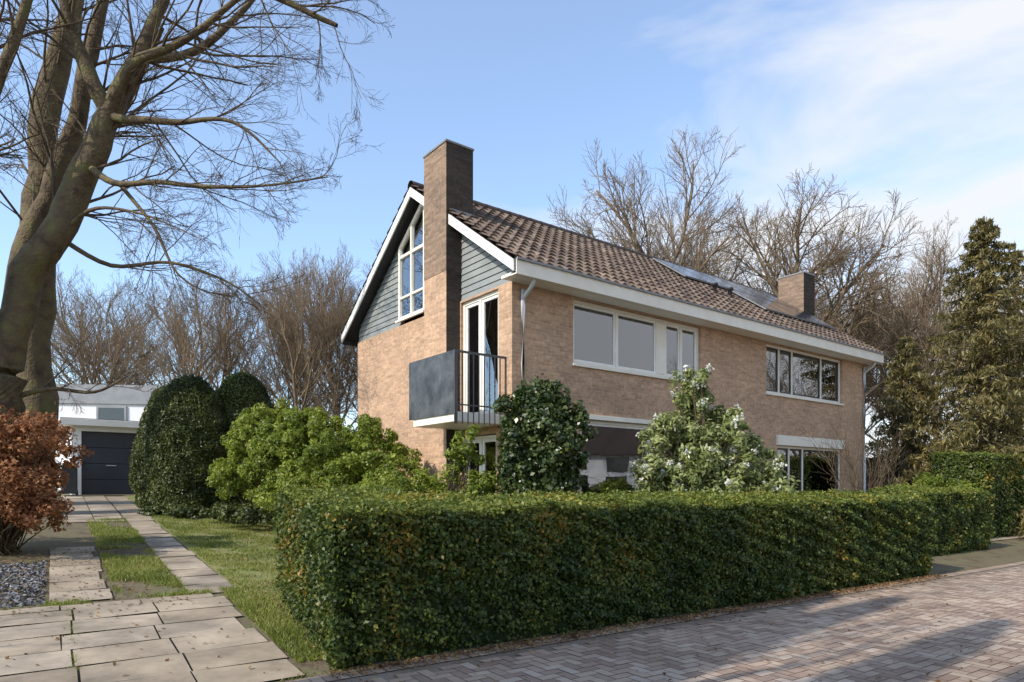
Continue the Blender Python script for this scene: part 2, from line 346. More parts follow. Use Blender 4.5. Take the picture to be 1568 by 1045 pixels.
# ------------------------------------------------------------ HEDGES
def inpoly(X,Y,poly):
    c=np.zeros(len(X),bool);n=len(poly)
    for i in range(n):
        x1,y1=poly[i];x2,y2=poly[(i+1)%n]
        t=((y1>Y)!=(y2>Y))&(X<(x2-x1)*(Y-y1)/(y2-y1+1e-12)+x1); c^=t
    return c
def hedge(name,poly,h,dens,L=.05,W=.03,mat='leaf_hedge',top='leaf_top',topd=None,seed=1):
    root=empty(name)
    poly=[np.array(p,float) for p in poly]
    n=len(poly);ins=[]
    for i in range(n):
        a=poly[i-1];b=poly[i];c=poly[(i+1)%n]
        e1=(b-a)/np.linalg.norm(b-a);e2=(c-b)/np.linalg.norm(c-b)
        n1=np.array([-e1[1],e1[0]]);n2=np.array([-e2[1],e2[0]]);ins.append(b+(n1+n2)*.12)
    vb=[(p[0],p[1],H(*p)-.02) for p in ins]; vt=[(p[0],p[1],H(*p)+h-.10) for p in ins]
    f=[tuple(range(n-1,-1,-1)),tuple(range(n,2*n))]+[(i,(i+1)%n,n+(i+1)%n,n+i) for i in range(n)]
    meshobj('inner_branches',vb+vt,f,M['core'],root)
    Ps=[];Ns=[]
    for i in range(n):
        a=poly[i];b=poly[(i+1)%n];Ln=np.linalg.norm(b-a);k=int(Ln*h*dens)
        t=rng.random(k);z=rng.random(k)**.92*h
        e=(b-a)/Ln;o=np.array([e[1],-e[0]])
        p=a[None]+(b-a)[None]*t[:,None]
        P=np.stack([p[:,0],p[:,1],z+np.clip(.063*(-.566*p[:,0]+.824*p[:,1]-5.7),0,1.34)],1)
        off=-.03+.05*snoise(P,2.2,seed)+.06*snoise(P,9,seed+1)+.035*snoise(P,22,seed+7)+rng.normal(0,.03,k)
        off-= .05*(z<.12)
        edge=np.maximum(0,z-(h-.1))/.1; off-=edge**2*.06
        P[:,:2]+=o[None]*off[:,None]; Ps.append(P);Ns.append(np.tile([o[0],o[1],.35],(k,1)))
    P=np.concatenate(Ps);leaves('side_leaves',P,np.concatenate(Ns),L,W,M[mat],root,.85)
    xs=[p[0] for p in poly];ys=[p[1] for p in poly]
    area=(max(xs)-min(xs))*(max(ys)-min(ys));k=int(area*(topd or dens))
    X=rng.uniform(min(xs)-.03,max(xs)+.03,k);Y=rng.uniform(min(ys)-.03,max(ys)+.03,k);m=inpoly(X,Y,poly);X,Y=X[m],Y[m]
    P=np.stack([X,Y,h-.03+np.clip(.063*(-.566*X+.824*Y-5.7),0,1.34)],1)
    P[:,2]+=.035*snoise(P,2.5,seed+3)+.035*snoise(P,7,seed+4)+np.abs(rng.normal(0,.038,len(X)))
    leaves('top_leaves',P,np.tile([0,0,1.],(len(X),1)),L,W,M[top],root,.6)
    tb=Tubes()
    for i in range(n):
        a=poly[i];b=poly[(i+1)%n];Ln=np.linalg.norm(b-a);e=(b-a)/Ln;o=np.array([e[1],-e[0]])
        for t in np.arange(.1,Ln,.34):
            p=a+e*(t+rng.normal(0,.05))-o*.16;z=H(*p)
            grow(tb,(p[0],p[1],z),(rng.normal(0,.2),rng.normal(0,.2),1),.45,.011,0,1,[4],.1,.15,.004)
    tb.obj('stems',M['twig'],root)
    return root
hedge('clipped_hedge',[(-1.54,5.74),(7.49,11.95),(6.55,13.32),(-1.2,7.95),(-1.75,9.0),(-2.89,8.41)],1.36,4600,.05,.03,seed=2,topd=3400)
hedge('clipped_hedge',[(9.0,14.4),(11.6,16.2),(10.9,17.4),(8.3,15.6)],1.38,2300,.06,.036,mat='leaf_hedge',seed=12)
hedge('tall_hedge',[(13.1,18.4),(19,22.4),(18.2,23.6),(12.3,19.6)],2.35,1500,.07,.045,seed=22)

# ------------------------------------------------------------ SHRUBS
def blobcore(name,c,rx,ry,h,z0,mat,parent,flat=1.0,pw=2.0,nz=14,na=24,amp=.06):
    v=[];f=[]
    for i in range(nz+1):
        t=i/nz; z=z0+h*t; s=max(.02,(1-max(0,(t-.35)/.65)**pw))**.5*(.86+.14*min(1,t*4))
        for j in range(na):
            a=j*2*math.pi/na; v.append((c[0]+rx*s*math.cos(a),c[1]+ry*s*math.sin(a),z))
    V=np.array(v);o=1+amp*snoise(V,1.6,9)
    V[:,0]=c[0]+(V[:,0]-c[0])*o;V[:,1]=c[1]+(V[:,1]-c[1])*o
    for i in range(nz):
        for j in range(na): f.append((i*na+j,i*na+(j+1)%na,(i+1)*na+(j+1)%na,(i+1)*na+j))
    f.append(tuple(range(nz*na,(nz+1)*na)))
    return meshobj(name,V,f,M[mat],parent,True)
def dome(name,lobes,mat,dens,L,W,amp=.05,core='core',jit=.6,sd=.018):
    root=empty(name)
    for (x,y,r,h,pw) in lobes:
        z0=H(x,y)-.05
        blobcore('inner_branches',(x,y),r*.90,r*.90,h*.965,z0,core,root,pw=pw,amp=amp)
        k=int(2*math.pi*r*h*dens); t=rng.random(k)**.85;a=rng.uniform(0,6.2832,k)
        s=np.sqrt(np.maximum(.0,1-np.maximum(0,(t-.35)/.65)**pw))*(.86+.14*np.minimum(1,t*4))
        kt=int(math.pi*r*r*dens*1.4)
        q=np.sqrt(rng.random(kt))*.98; tt=.35+.65*np.power(1-q*q,1/pw)
        t=np.concatenate([t,tt]);s=np.concatenate([s,q]);a=np.concatenate([a,rng.uniform(0,6.2832,kt)])
        P=np.stack([x+r*s*np.cos(a),y+r*s*np.sin(a),z0+h*t],1)
        o=1+amp*snoise(P,1.6,9)+amp*.5*snoise(P,6,4)+rng.normal(0,sd,len(P))
        P[:,0]=x+(P[:,0]-x)*o;P[:,1]=y+(P[:,1]-y)*o;P[:,2]+=(.04*snoise(P,3,8)+rng.normal(0,sd*2,len(P)))*(t>.8)
        Nn=np.stack([np.cos(a)*s,np.sin(a)*s,np.clip((t-.3),0,1)*1.3],1)
        leaves('leaves',P,Nn,L,W,M[mat],root,jit)
    return root
dome('topiary_yew',[(-8.75,18.2,1.05,3.65,2.3)],'leaf_yew',3300,.07,.035,.09,jit=.75,sd=.03)
dome('topiary_yew',[(-9.95,19.3,.85,3.45,1.8)],'leaf_yew',2600,.07,.035,.09,jit=.75,sd=.03)
dome('topiary_yew',[(-7.75,19.2,.98,3.9,2.8)],'leaf_yew',2600,.07,.035,.09,jit=.75,sd=.03)

def shrub(name,clumps,mat,nleaf,L,W,stems=6,base=None,twigr=.012,jit=.8,shell=.55,updir=None,flowers=0):
    root=empty(name)
    bx,by=base if base else (sum(c[0] for c in clumps)/len(clumps),sum(c[1] for c in clumps)/len(clumps))
    bz=H(bx,by); tb=Tubes(); Ps=[];Ns=[];tips=[]
    tot=sum(c[3]**2 for c in clumps)
    for c in clumps:
        C=np.array([c[0],c[1],bz+c[2]]);sc=np.array([c[3],c[3],c[4]])
        k=max(8,int(26*(c[3]/.6)**2)); dv=unit(rng.normal(0,1,(k,3)))
        dv[:,2]=np.where(dv[:,2]<-.35,-dv[:,2],dv[:,2])
        rad=rng.uniform(shell,1.15,(k,1)); sub=C+dv*sc*rad
        nl=int(nleaf*c[3]**2/tot/k)
        for s_,d_ in zip(sub,dv):
            rs=rng.uniform(.11,.24)*(c[3]/.7)**.5
            q=unit(rng.normal(0,1,(nl,3)))*rs*rng.random((nl,1))**.4
            q[:,2]*=rng.uniform(.6,1.3)
            Ps.append(s_+q);Ns.append(unit(q)+d_*.6+np.array([0,0,.45])); tips.append(s_+d_*rs*.9)
            st=np.array([bx+rng.normal(0,.12),by+rng.normal(0,.12),bz])
            if rng.random()<stems/10:
                mid=(st+s_)/2+rng.normal(0,.08,3)+np.array([0,0,.1])
                pp,r_=smoothpath([st,mid,s_],[twigr,twigr*.7,twigr*.3],3); tb.path(pp,r_,4)
    P=np.concatenate(Ps);k=P[:,2]>bz+.03
    leaves('leaves',P[k],np.concatenate(Ns)[k],L,W,M[mat],root,jit,updir=updir)
    if flowers:
        tp=np.array(tips); tp=tp[tp[:,1]<by+.2]; tp=tp[rng.permutation(len(tp))[:flowers]]
        F=(tp[:,None,:]+rng.normal(0,.035,(len(tp),18,3))).reshape(-1,3)
        leaves('flowers',F,np.tile([0,-.4,.8],(len(F),1)),.05,.04,M['petal'],root,.8)
    if tb.V: tb.obj('stems',M['twig'],root)
    return root
def cl(x,y,z,r,rz=None): return (x,y,z,r,rz or r)
shrub('laurel_shrub',[cl(-6.3,16.2,.9,.95,.9),cl(-5.6,15.6,1.6,.75),cl(-6.4,16.8,2.1,.75),cl(-5.8,16.4,2.3,.6)],'leaf_laurel',36000,.085,.042,4,jit=1.0)
shrub('laurel_shrub',[cl(-4.6,14.6,.8,.95,.85),cl(-5.0,14.9,1.6,.75),cl(-4.3,14.8,2.0,.65),cl(-3.6,14.4,.9,.8),cl(-4.9,15.2,2.3,.5)],'leaf_laurel',38000,.085,.042,4,jit=1.0)
shrub('laurel_shrub',[cl(-2.9,13.4,.8,.85,.9),cl(-2.7,13.6,1.6,.65),cl(-3.6,13.6,1.5,.65),cl(-2.0,13.0,.7,.65),cl(-3.1,13.9,2.1,.45)],'leaf_laurel',34000,.075,.038,4,jit=1.0)
shrub('young_shrub',[cl(-1.3,10.9,.9,.5,.8),cl(-.9,11.1,1.5,.4,.6),cl(-.6,10.6,.8,.5,.7),cl(-1.9,11.2,.9,.55,.6),cl(-.35,10.9,1.2,.4,.5),cl(-.75,10.9,1.9,.3,.4)],'leaf_laurel',11000,.07,.033,10,shell=.2)
shrub('hedge_side_shrub',[cl(-3.0,10.6,.6,.55),cl(-2.2,10.2,.7,.6)],'leaf_laurel',10000,.065,.033,4)
root=dome('ivy_column',[(.42,10.7,.60,2.9,2.6)],'leaf_holly',2300,.075,.055,.24,jit=.8,sd=.07)
q=[cl(.42+.5*math.cos(a),10.7+.5*math.sin(a),z,.26) for a,z in zip(rng.uniform(0,6.28,22),rng.uniform(.5,2.6,22))]+[cl(.2,10.7,2.75,.25),cl(.65,10.7,2.8,.28),cl(.95,10.75,2.35,.3)]
s2=shrub('ivy_shoots',q,'leaf_holly',14000,.075,.055,0); s2.parent=root
rh=[]
for a,b,c,r in [(3.1,11.9,.8,1.0),(2.5,11.6,.9,.7),(4.1,12.3,1.1,.95),(3.3,12.0,1.9,.85),(2.8,11.8,2.2,.5),(3.8,12.2,2.35,.55),(3.35,12.0,2.85,.45),(3.25,12.0,3.3,.28),(4.45,12.6,2.0,.5),(2.45,11.5,1.6,.4),(4.9,12.8,1.0,.6),(3.0,11.4,1.3,.6),(3.9,11.8,1.5,.6)]: rh.append(cl(a,b,c,r,r*.9))
shrub('rhododendron_bush',rh,'leaf_rhodo',33000,.12,.042,9,base=(3.3,12.0),twigr=.016,shell=.35,jit=.7,flowers=85)
shrub('dry_beech_bush',[cl(-8.1,10.6,.8,.95,.85),cl(-8.6,10.6,1.5,.85,.8),cl(-7.4,10.4,.6,.6),cl(-9.4,10.9,1.1,1.0),cl(-8.3,11.6,1.3,.8),cl(-7.9,10.9,1.8,.5)],'leaf_beech',26000,.075,.045,10,base=(-8.4,10.9),twigr=.014,shell=.3)
shrub('low_shrub',[cl(10.9,17.9,1.3,.45,.35),cl(11.6,18.6,1.35,.4,.35),cl(12.3,18.4,1.2,.5,.4)],'leaf_laurel',7000,.09,.045,4)
shrub('ground_cover_plants',[cl(-8.0,16.8,.1,.5,.25),cl(-6.8,16.2,.1,.6,.25),cl(-9.0,17.3,.1,.5,.2),cl(-5.9,15.0,.15,.6,.3)],'leaf_yew',9000,.08,.05,0)
tb=Tubes()
for i in range(14): grow(tb,(9.3+rng.normal(0,.15),17.4+rng.normal(0,.15),.3),(rng.normal(0,.35),rng.normal(0,.35),1),2.7,.016,0,2,[7,4],.05,.12,.003,.45,(.3,.7))
tb.obj('bare_shrub',M['twig'])

# ------------------------------------------------------------ HOUSE
house=empty('brick_house',(0,12.4,0),TH)
WD=6.75; LN=13.8; RC=WD/2; RZ=8.28; SL=.696; BT=5.42; Z0=-.3
def zr(w): return RZ-SL*abs(w-RC)
def wallgrid(B,axis,a0,a1,z0,z1,openings,t0,t1):
    xs=sorted(set([a0,a1]+[o[0] for o in openings]+[o[1] for o in openings]))
    zs=sorted(set([z0,z1]+[o[2] for o in openings]+[o[3] for o in openings]))
    for i in range(len(xs)-1):
        j=0
        while j<len(zs)-1:
            def solid(j): 
                cx=(xs[i]+xs[i+1])/2;cz=(zs[j]+zs[j+1])/2
                return not any(o[0]<cx<o[1] and o[2]<cz<o[3] for o in openings)
            if solid(j):
                k=j
                while k+1<len(zs)-1 and solid(k+1): k+=1
                if axis=='x': B.box(xs[i],xs[i+1],t0,t1,zs[j],zs[k+1])
                else: B.box(t0,t1,xs[i],xs[i+1],zs[j],zs[k+1])
                j=k+1
            else: j+=1
fo=[(1.54,5.63,4.06,5.36),(8.38,12.40,4.06,5.36),(1.74,5.1,.85,3.02),(8.9,12.4,.45,2.98)]
B=Boxes(); wallgrid(B,'x',0,LN,Z0,BT,fo,0,.25); B.make('front_wall',M['brick'],house)
go=[(.43,1.74,2.95,5.38),(.5,1.7,.9,2.62)]
B=Boxes(); wallgrid(B,'y',.25,WD,Z0,BT,go,0,.25); B.make('gable_wall',M['brick'],house)
B=Boxes(); B.box(LN-.25,LN,.25,WD,Z0,BT); B.box(.25,LN-.25,WD-.25,WD,Z0,BT); B.make('rear_walls',M['brick'],house)
B=Boxes(); B.box(.26,LN-.26,.26,WD-.26,2.70,2.9); B.box(.26,LN-.26,.26,WD-.26,5.44,5.5); B.box(6.9,7.1,.26,WD-.26,0,2.69);B.box(6.9,7.1,.26,WD-.26,2.91,5.43);B.box(.26,LN-.26,3.2,3.3,0,2.69);B.box(.26,LN-.26,3.2,3.3,2.91,5.43); B.box(.26,LN-.26,.26,WD-.26,.1,.2); B.make('interior_floors',M['room'],house)
B=Boxes()
def boards(x_out,sgn,win):
    z=BT; bh=.135
    while z<RZ-.2:
        z1=min(z+bh,RZ-.15)
        half=(RZ-.16-z)/SL; y0=max(0.0,RC-half);y1=min(WD,RC+half)
        half2=max(0,(RZ-.16-z1)/SL); Y0=max(0.0,RC-half2);Y1=min(WD,RC+half2)
        iv=[(y0,y1,Y0,Y1)]
        if win and z1>5.53:
            wr=3.18; wl=4.42
            iv=[(y0,wr,Y0,min(wr,max(Y0,wr)))] if y0<wr else []
            if y1>wl: iv.append((wl,y1,wl,max(wl,Y1)))
        for (a,b,c,d) in iv:
            if b-a<.05: continue
            B.prism([(x_out,a,z+.006),(x_out,b,z+.006),(x_out+.02*sgn,d,z1),(x_out+.02*sgn,c,z1)],(.1*sgn,0,0))
        z+=bh
boards(.03,1,True); boards(LN-.03,-1,False)
B.make('gable_siding',M['siding'],house)
B=Boxes(); B.box(1.6,1.65,.6,WD-.6,5.52,6.4); B.make('attic_wall',M['room'],house)
def tileroof(name,side):
    per=.25;spp=6;rows=14; half=RC+.42; Ls=math.hypot(half,half*SL); ux=half/Ls; uz=half*SL/Ls
    ncol=int((LN+.56)/per)*spp; xs=np.linspace(-.28,LN+.28,ncol+1)
    ph=(xs+.28)/per*2*math.pi
    prof=.028*np.sin(ph)+.012*np.sin(2*ph+.6)
    V=[];F=[];R=[];b=0;rl=Ls/rows
    for r in range(rows):
        s0=r*rl; s1=(r+1)*rl+.04
        for (s,h) in [(s0,.005),(s0,.085),(min(s1,Ls),.035)]:
            for x,p in zip(xs,prof):
                hh=h+(p if h>.02 else p*.9)
                w=-.42+s*ux - uz*hh; z=RZ-SL*half+s*uz+ux*hh
                if side: w=WD-w
                V.append((x,w,z))
        n=len(xs)
        cr=rng.random(ncol//spp+2)*.8+.1+rng.normal(0,.05)
        for k in range(2):
            for i in range(n-1):
                q=(b+k*n+i,b+k*n+i+1,b+(k+1)*n+i+1,b+(k+1)*n+i)
                F.append(q if not side else q[::-1]); R.append(cr[i//spp])
        b+=3*n
    return meshobj(name,V,F,M['tile'],house,False,np.clip(R,0,1))
tileroof('front_roof_tiles',False); tileroof('rear_roof_tiles',True)
B=Boxes(); e=.40
B.prism([(-.25,-e,zr(-e)-.10),(-.25,RC,RZ-.10),(-.25,RC,RZ-.01),(-.25,-e,zr(-e)-.01)],(LN+.5,0,0))
B.prism([(-.25,WD+e,zr(-e)-.10),(-.25,WD+e,zr(-e)-.01),(-.25,RC+.001,RZ-.01),(-.25,RC+.001,RZ-.10)],(LN+.5,0,0))
B.make('roof_deck',M['dark'],house)
tb=Tubes()
x=-.28
while x<LN+.25:
    tb.path([(x,RC,RZ+.02),(x+.36,RC,RZ+.035)],[.125,.105],10); x+=.34
tb.obj('ridge_tiles',M['tile'],house)
def barge(x,mat,name,dz,th,wid):
    B=Boxes()
    B.prism([(x,-.41,zr(-.41)-dz-wid),(x,-.41,zr(-.41)-dz),(x,RC,RZ-dz),(x,RC,RZ-dz-wid)],(th,0,0))
    B.prism([(x,WD+.41,zr(-.41)-dz-wid),(x,RC+.001,RZ-dz-wid),(x,RC+.001,RZ-dz),(x,WD+.41,zr(-.41)-dz)],(th,0,0))
    return B.make(name,mat,house)
barge(-.285,M['white'],'bargeboard',.0,.03,.20)
barge(LN+.255,M['white'],'bargeboard_far',.0,.03,.20)
B=Boxes(); ze=zr(-.4)
B.box(-.25,LN+.25,-.46,-.44,ze-.26,ze+.02); B.box(-.25,LN+.25,-.44,-.30,ze-.262,ze-.24); B.make('front_gutter_fascia',M['cream'],house)
B=Boxes(); B.box(-.25,LN+.25,-.30,-.003,BT-.02,BT+.03);B.make('front_soffit',M['white'],house)
B=Boxes(); B.box(-.25,LN+.25,-.50,-.465,ze-.01,ze+.03); B.make('gutter_lip',M['lead'],house)
B=Boxes(); B.box(-.25,LN+.25,WD+.44,WD+.46,ze-.24,ze+.02);B.make('rear_gutter_fascia',M['dark'],house)
def darkfront(o):  # front-facing sides get the brick with shade in its colour
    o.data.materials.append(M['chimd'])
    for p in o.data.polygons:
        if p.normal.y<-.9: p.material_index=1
def chimney(x0,x1,nm):
    B=Boxes(); y0,y1=1.76,2.66; top=8.62
    B.box(x0,x1,y0,y1,6.0,top)
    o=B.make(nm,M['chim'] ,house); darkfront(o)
    B=Boxes(); B.box(x0-.02,x1+.02,y0-.02,y1+.02,top+.002,top+.05); B.make(nm+'_cap',M['lead'],house,.01)
    tb=Tubes(); cx=(x0+x1)/2
    for yy in (y0+.28,y1-.28): tb.path([(cx,yy,top+.02),(cx,yy,top+.14)],[.1,.09],12)
    tb.obj(nm+'_pots',M['dark'],house)
    B=Boxes()
    B.box(max(x0,-.2)-.015,x1+.03,y0-.03,y0-.004,zr(y0)-.1,zr(y0)+.12); B.make(nm+'_flashing',M['lead'],house)
chimney(-.34,.32,'chimney')
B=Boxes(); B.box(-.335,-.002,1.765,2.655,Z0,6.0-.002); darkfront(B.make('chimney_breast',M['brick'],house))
chimney(LN-.40,LN+.30,'chimney_far')
tb=Tubes()
for s,w in ((7.9,1.25),(8.6,1.25)):
    z=zr(w); tb.path([(s,w,z-.05),(s,w,z+.25),(s,w,z+.26),(s,w,z+.33)],[.055,.055,.10,.09],10)
tb.obj('roof_vents',M['dark'],house)
B=Boxes();C=Boxes()
Lu=math.hypot(1,SL);nx=(-SL/Lu,1/Lu)
def onroof(s,w,h): return (s,w+nx[0]*h,zr(w)+nx[1]*h)
for row in range(2):
    for i in range(6):
        s0=7.4+i*.99
        if row==1 and i<2: continue
        wt=RC-.3-row*1.2;wb=wt-1.16
        for BB,ins,h0,h1 in ((C,0,.12,.155),(B,.02,.157,.162)):
            a=onroof(s0+ins,wb+ins,h0);b=onroof(s0+.97-ins,wb+ins,h0);c=onroof(s0+.97-ins,wt-ins,h0);d=onroof(s0+ins,wt-ins,h0)
            BB.prism([a,b,c,d],np.array(onroof(0,0,h1))-np.array(onroof(0,0,h0)))
C.make('solar_panel_frames',M['lead'],house);B.make('solar_panels',M['solar'],house)

FR=Boxes();SA=Boxes();DK=Boxes();GL=Boxes();SI=Boxes()
def fwin(x0,x1,z0,z1,panes,dark=False,y=.07,sill=True):
    t=.065
    F=FR
    F.box(x0,x1,y,y+.09,z0,z0+t);F.box(x0,x1,y,y+.09,z1-t,z1)
    F.box(x0,x0+t,y+.001,y+.089,z0+t,z1-t);F.box(x1-t,x1,y+.001,y+.089,z0+t,z1-t)
    xs=[x0+t]+panes+[x1-t]
    for p in panes: F.box(p-.03,p+.03,y+.002,y+.088,z0+t,z1-t)
    for i in range(len(xs)-1):
        a=xs[i]+(.03 if i else 0);b=xs[i+1]-(.03 if i<len(xs)-2 else 0)
        S=DK if dark else SA;q=.045
        S.box(a,b,y+.02,y+.07,z0+t,z0+t+q);S.box(a,b,y+.02,y+.07,z1-t-q,z1-t);S.box(a,a+q,y+.021,y+.069,z0+t+q,z1-t-q);S.box(b-q,b,y+.021,y+.069,z0+t+q,z1-t-q)
        GL.box(a+q,b-q,y+.04,y+.046,z0+t+q,z1-t-q)
    if sill: SI.box(x0-.04,x1+.04,-.05,y-.002,z0-.055,z0-.004)
fwin(1.54,5.63,4.06,5.36,[2.85,4.15,4.42,4.98])
FR.box(4.17,4.40,.072,.15,4.13,5.29)
fwin(8.38,12.40,4.06,5.36,[9.1,9.75,11.3],True)
fwin(1.74,5.1,.85,2.96,[3.9]); FR.box(1.70,5.14,-.04,.06,2.965,3.06)
fwin(8.9,12.4,.45,2.70,[9.6,10.3],True,sill=False); FR.box(8.86,12.44,-.06,.1,2.705,2.97)
def drape(x0,x1,z0,z1,y,amp,name,mat):
    n=int((x1-x0)/.015);xs=np.linspace(x0,x1,n); v=[];f=[]
    yy=y+amp*np.sin(xs*46+np.sin(xs*9)*2.2)+amp*.4*np.sin(xs*17)
    for a,b in zip(xs,yy): v+= [(a,b,z0),(a,b,z1)]
    f=[(2*i,2*i+2,2*i+3,2*i+1) for i in range(n-1)]
    meshobj(name,v,f,M[mat],house,True)
drape(1.6,2.95,4.1,5.34,.185,.022,'curtain','curtain')
drape(3.45,4.12,4.1,5.34,.185,.022,'curtain_mid','curtain')
drape(5.0,5.35,4.1,5.34,.185,.022,'curtain_edge','curtain')
drape(8.45,9.2,4.1,5.34,.185,.022,'curtain_far','curtain')
drape(9.8,12.35,4.1,5.34,.185,.008,'blind_far','curtain')
drape(11.3,12.35,.5,2.65,.22,.01,'blind_ground','blind')
drape(1.8,2.15,.9,2.9,.185,.022,'curtain_ground','curtain')
def gwin(y0,y1,z0,z1,panes,x=.06):
    t=.065;F=FR
    F.box(x,x+.09,y0,y1,z0,z0+t);F.box(x,x+.09,y0,y1,z1-t,z1);F.box(x+.001,x+.089,y0,y0+t,z0+t,z1-t);F.box(x+.001,x+.089,y1-t,y1,z0+t,z1-t)
    ys=[y0+t]+panes+[y1-t]
    for p in panes:F.box(x+.002,x+.088,p-.03,p+.03,z0+t,z1-t)
    for i in range(len(ys)-1):
        a=ys[i]+(.03 if i else 0);b=ys[i+1]-(.03 if i<len(ys)-2 else 0);q=.06
        SA.box(x+.02,x+.07,a,b,z0+t,z0+t+q);SA.box(x+.02,x+.07,a,b,z1-t-q,z1-t);SA.box(x+.021,x+.069,a,a+q,z0+t+q,z1-t-q);SA.box(x+.021,x+.069,b-q,b,z0+t+q,z1-t-q)
        GL.box(x+.04,x+.046,a+q,b-q,z0+t+q,z1-t-q)
gwin(.43,1.74,2.97,5.38,[1.12]); gwin(.5,1.7,.9,2.6,[1.1])
ys=np.linspace(.27,1.16,60); v=[]
for b_ in ys: xx=.285+.02*math.sin(b_*50); v+=[(xx,b_,3.0),(xx,b_,5.40)]
meshobj('door_curtain',v,[(2*i,2*i+2,2*i+3,2*i+1) for i in range(59)],M['curtain'],house,True)
x=-.03; wr,wl,zb=3.18,4.42,5.53
zt=lambda w: min(RZ-.20, RZ-.30-SL*max(0,w-RC))
t=.07
FR.box(x,x+.1,wr,wl,zb,zb+t); FR.box(x+.001,x+.099,wr,wr+t,zb+t,zt(wr)); FR.box(x+.001,x+.099,wl-t,wl,zb+t,zt(wl))
FR.box(x+.002,x+.098,3.78,3.84,zb+t,zt(3.84))
FR.box(x+.003,x+.097,wr+t,wl-t,6.98,7.05); FR.box(x+.003,x+.097,wr+t,wl-t,6.02,6.07)
FR.prism([(x,wr,zt(wr)-.08),(x,RC,zt(RC)-.08),(x,RC,zt(RC)),(x,wr,zt(wr))],(.1,0,0))
FR.prism([(x,RC+.001,zt(RC)-.09),(x,wl,zt(wl)-.09),(x,wl,zt(wl)+.0),(x,RC+.001,zt(RC)+.0)],(.1,0,0))
GL.prism([(x+.05,wr+.02,zb+.02),(x+.05,wl-.02,zb+.02),(x+.05,wl-.02,zt(wl)-.02),(x+.05,RC,zt(RC)-.02),(x+.05,wr+.02,zt(wr)-.02)],(.005,0,0))
SI.box(-.09,-.032,wr-.04,wl+.04,zb-.05,zb-.003)
FR.make('window_frames',M['cream'],house,.004);SA.make('window_sashes',M['white'],house,.004);DK.make('window_sashes_dark',M['dark'],house,.004)
GL.make('window_panes',M['glass'],house);SI.make('window_sills',M['cream'],house,.004)
tb=Tubes()
pp,r_=smoothpath([(.22,-.38,5.40),(.22,-.30,5.28),(.22,-.06,5.10),(.22,-.055,4.9),(.22,-.055,0)],[.04]*5,4); tb.path(pp,r_,10)
pp,r_=smoothpath([(LN-.12,-.38,5.40),(LN-.12,-.30,5.28),(LN-.12,-.06,5.10),(LN-.12,-.055,4.9),(LN-.12,-.055,0)],[.04]*5,4); tb.path(pp,r_,10)
tb.obj('drainpipes',M['pipe'],house)
PB=1.12
B=Boxes(); B.box(-PB,-.003,.2,1.72,2.76,2.94); B.make('balcony_floor',M['cream'],house,.008)
B=Boxes(); B.box(-PB-.03,-PB-.004,.18,1.84,2.90,4.03); B.make('balcony_front_panel',M['panelm'],house,.004)
B=Boxes(); B.box(-PB-.03,-.003,.165,.195,3.99,4.03)
B.box(-PB,-.003,.17,.19,3.05,3.075)
k=9
for i in range(k+1):
    xx=-PB+.0+i*(PB-.05)/k
    B.box(xx,xx+.022,.155,.163,2.72,3.988)
B.box(-PB-.03,-PB,.165,.195,2.72,3.99)
for i in range(3): B.box(-PB+.002,-PB+.02,.5+i*.5,.53+i*.5,2.95,4.0)
B.make('balcony_railing',M['metal'],house)

# ------------------------------------------------------------ GARAGE
gar=empty('garage',(0,0,0),TH); g0=1.30
B=Boxes(); B.box(1.85,2.13,26.5,32,g0-.3,3.62);B.box(4.62,5.6,26.5,32,g0-.3,3.62);B.box(2.13,4.62,26.5,26.75,3.46,3.62); B.make('walls',M['nwhite'],gar)
B=Boxes(); B.box(1.5,5.9,26.2,32.2,3.62,3.84); B.make('flat_roof_fascia',M['white'],gar,.01)
B=Boxes(); B.box(1.52,5.88,26.22,32.18,3.842,3.86); B.make('roof_felt',M['dark'],gar)
B=Boxes()
for i in range(4): B.box(2.13,4.62,26.62,26.68,g0+i*.54+.005,g0+(i+1)*.54-.008)
B.box(2.14,4.61,26.69,26.72,g0,3.455); B.make('sectional_door',M['gdoor'],gar,.006)
B=Boxes(); B.box(2.85,3.15,26.58,26.62,g0+1.0,g0+1.03); B.make('door_handle',M['pipe'],gar)
wb=empty('wheelie_bin',(*EW(1.75,26.0),1.28),TH)
B=Boxes(); B.prism([(-.22,-.25,.08),(.22,-.25,.08),(.22,.2,.08),(-.22,.2,.08)],(0,0,.85)); B.make('body',M['dark'],wb,.03)
B=Boxes(); B.box(-.26,.26,-.3,.26,.935,.99); B.make('lid',M['dark'],wb,.02)
tb=Tubes(); tb.path([(-.26,.2,.1),(-.2,.2,.1)],[.1,.1],12); tb.path([(.2,.2,.1),(.26,.2,.1)],[.1,.1],12); tb.obj('wheels',M['dark'],wb)

mh=empty('white_modern_house',(-22.2,33,1.3),.12)
B=Boxes(); B.box(-2.0,5.0,0,8,-.5,4.4); B.make('walls',M['nwhite'],mh)
B=Boxes(); B.box(-2.1,5.1,-.1,8.1,4.4,5.35); B.make('roof_parapet',M['ngrey'],mh)
B=Boxes(); B.box(1.7,2.9,-.06,-.004,2.7,4.2); B.make('window_glass',M['solar'],mh)
B=Boxes(); B.box(1.6,1.7,-.08,-.002,2.6,4.3);B.box(2.9,3.0,-.08,-.002,2.6,4.3);B.box(1.7,2.9,-.08,-.002,4.2,4.3);B.box(1.7,2.9,-.08,-.002,2.6,2.7); B.make('window_frame',M['ngrey'],mh)
B=Boxes(); B.box(4.4,4.5,-.1,-.005,-.5,4.4); B.make('drainpipe',M['pipe'],mh)

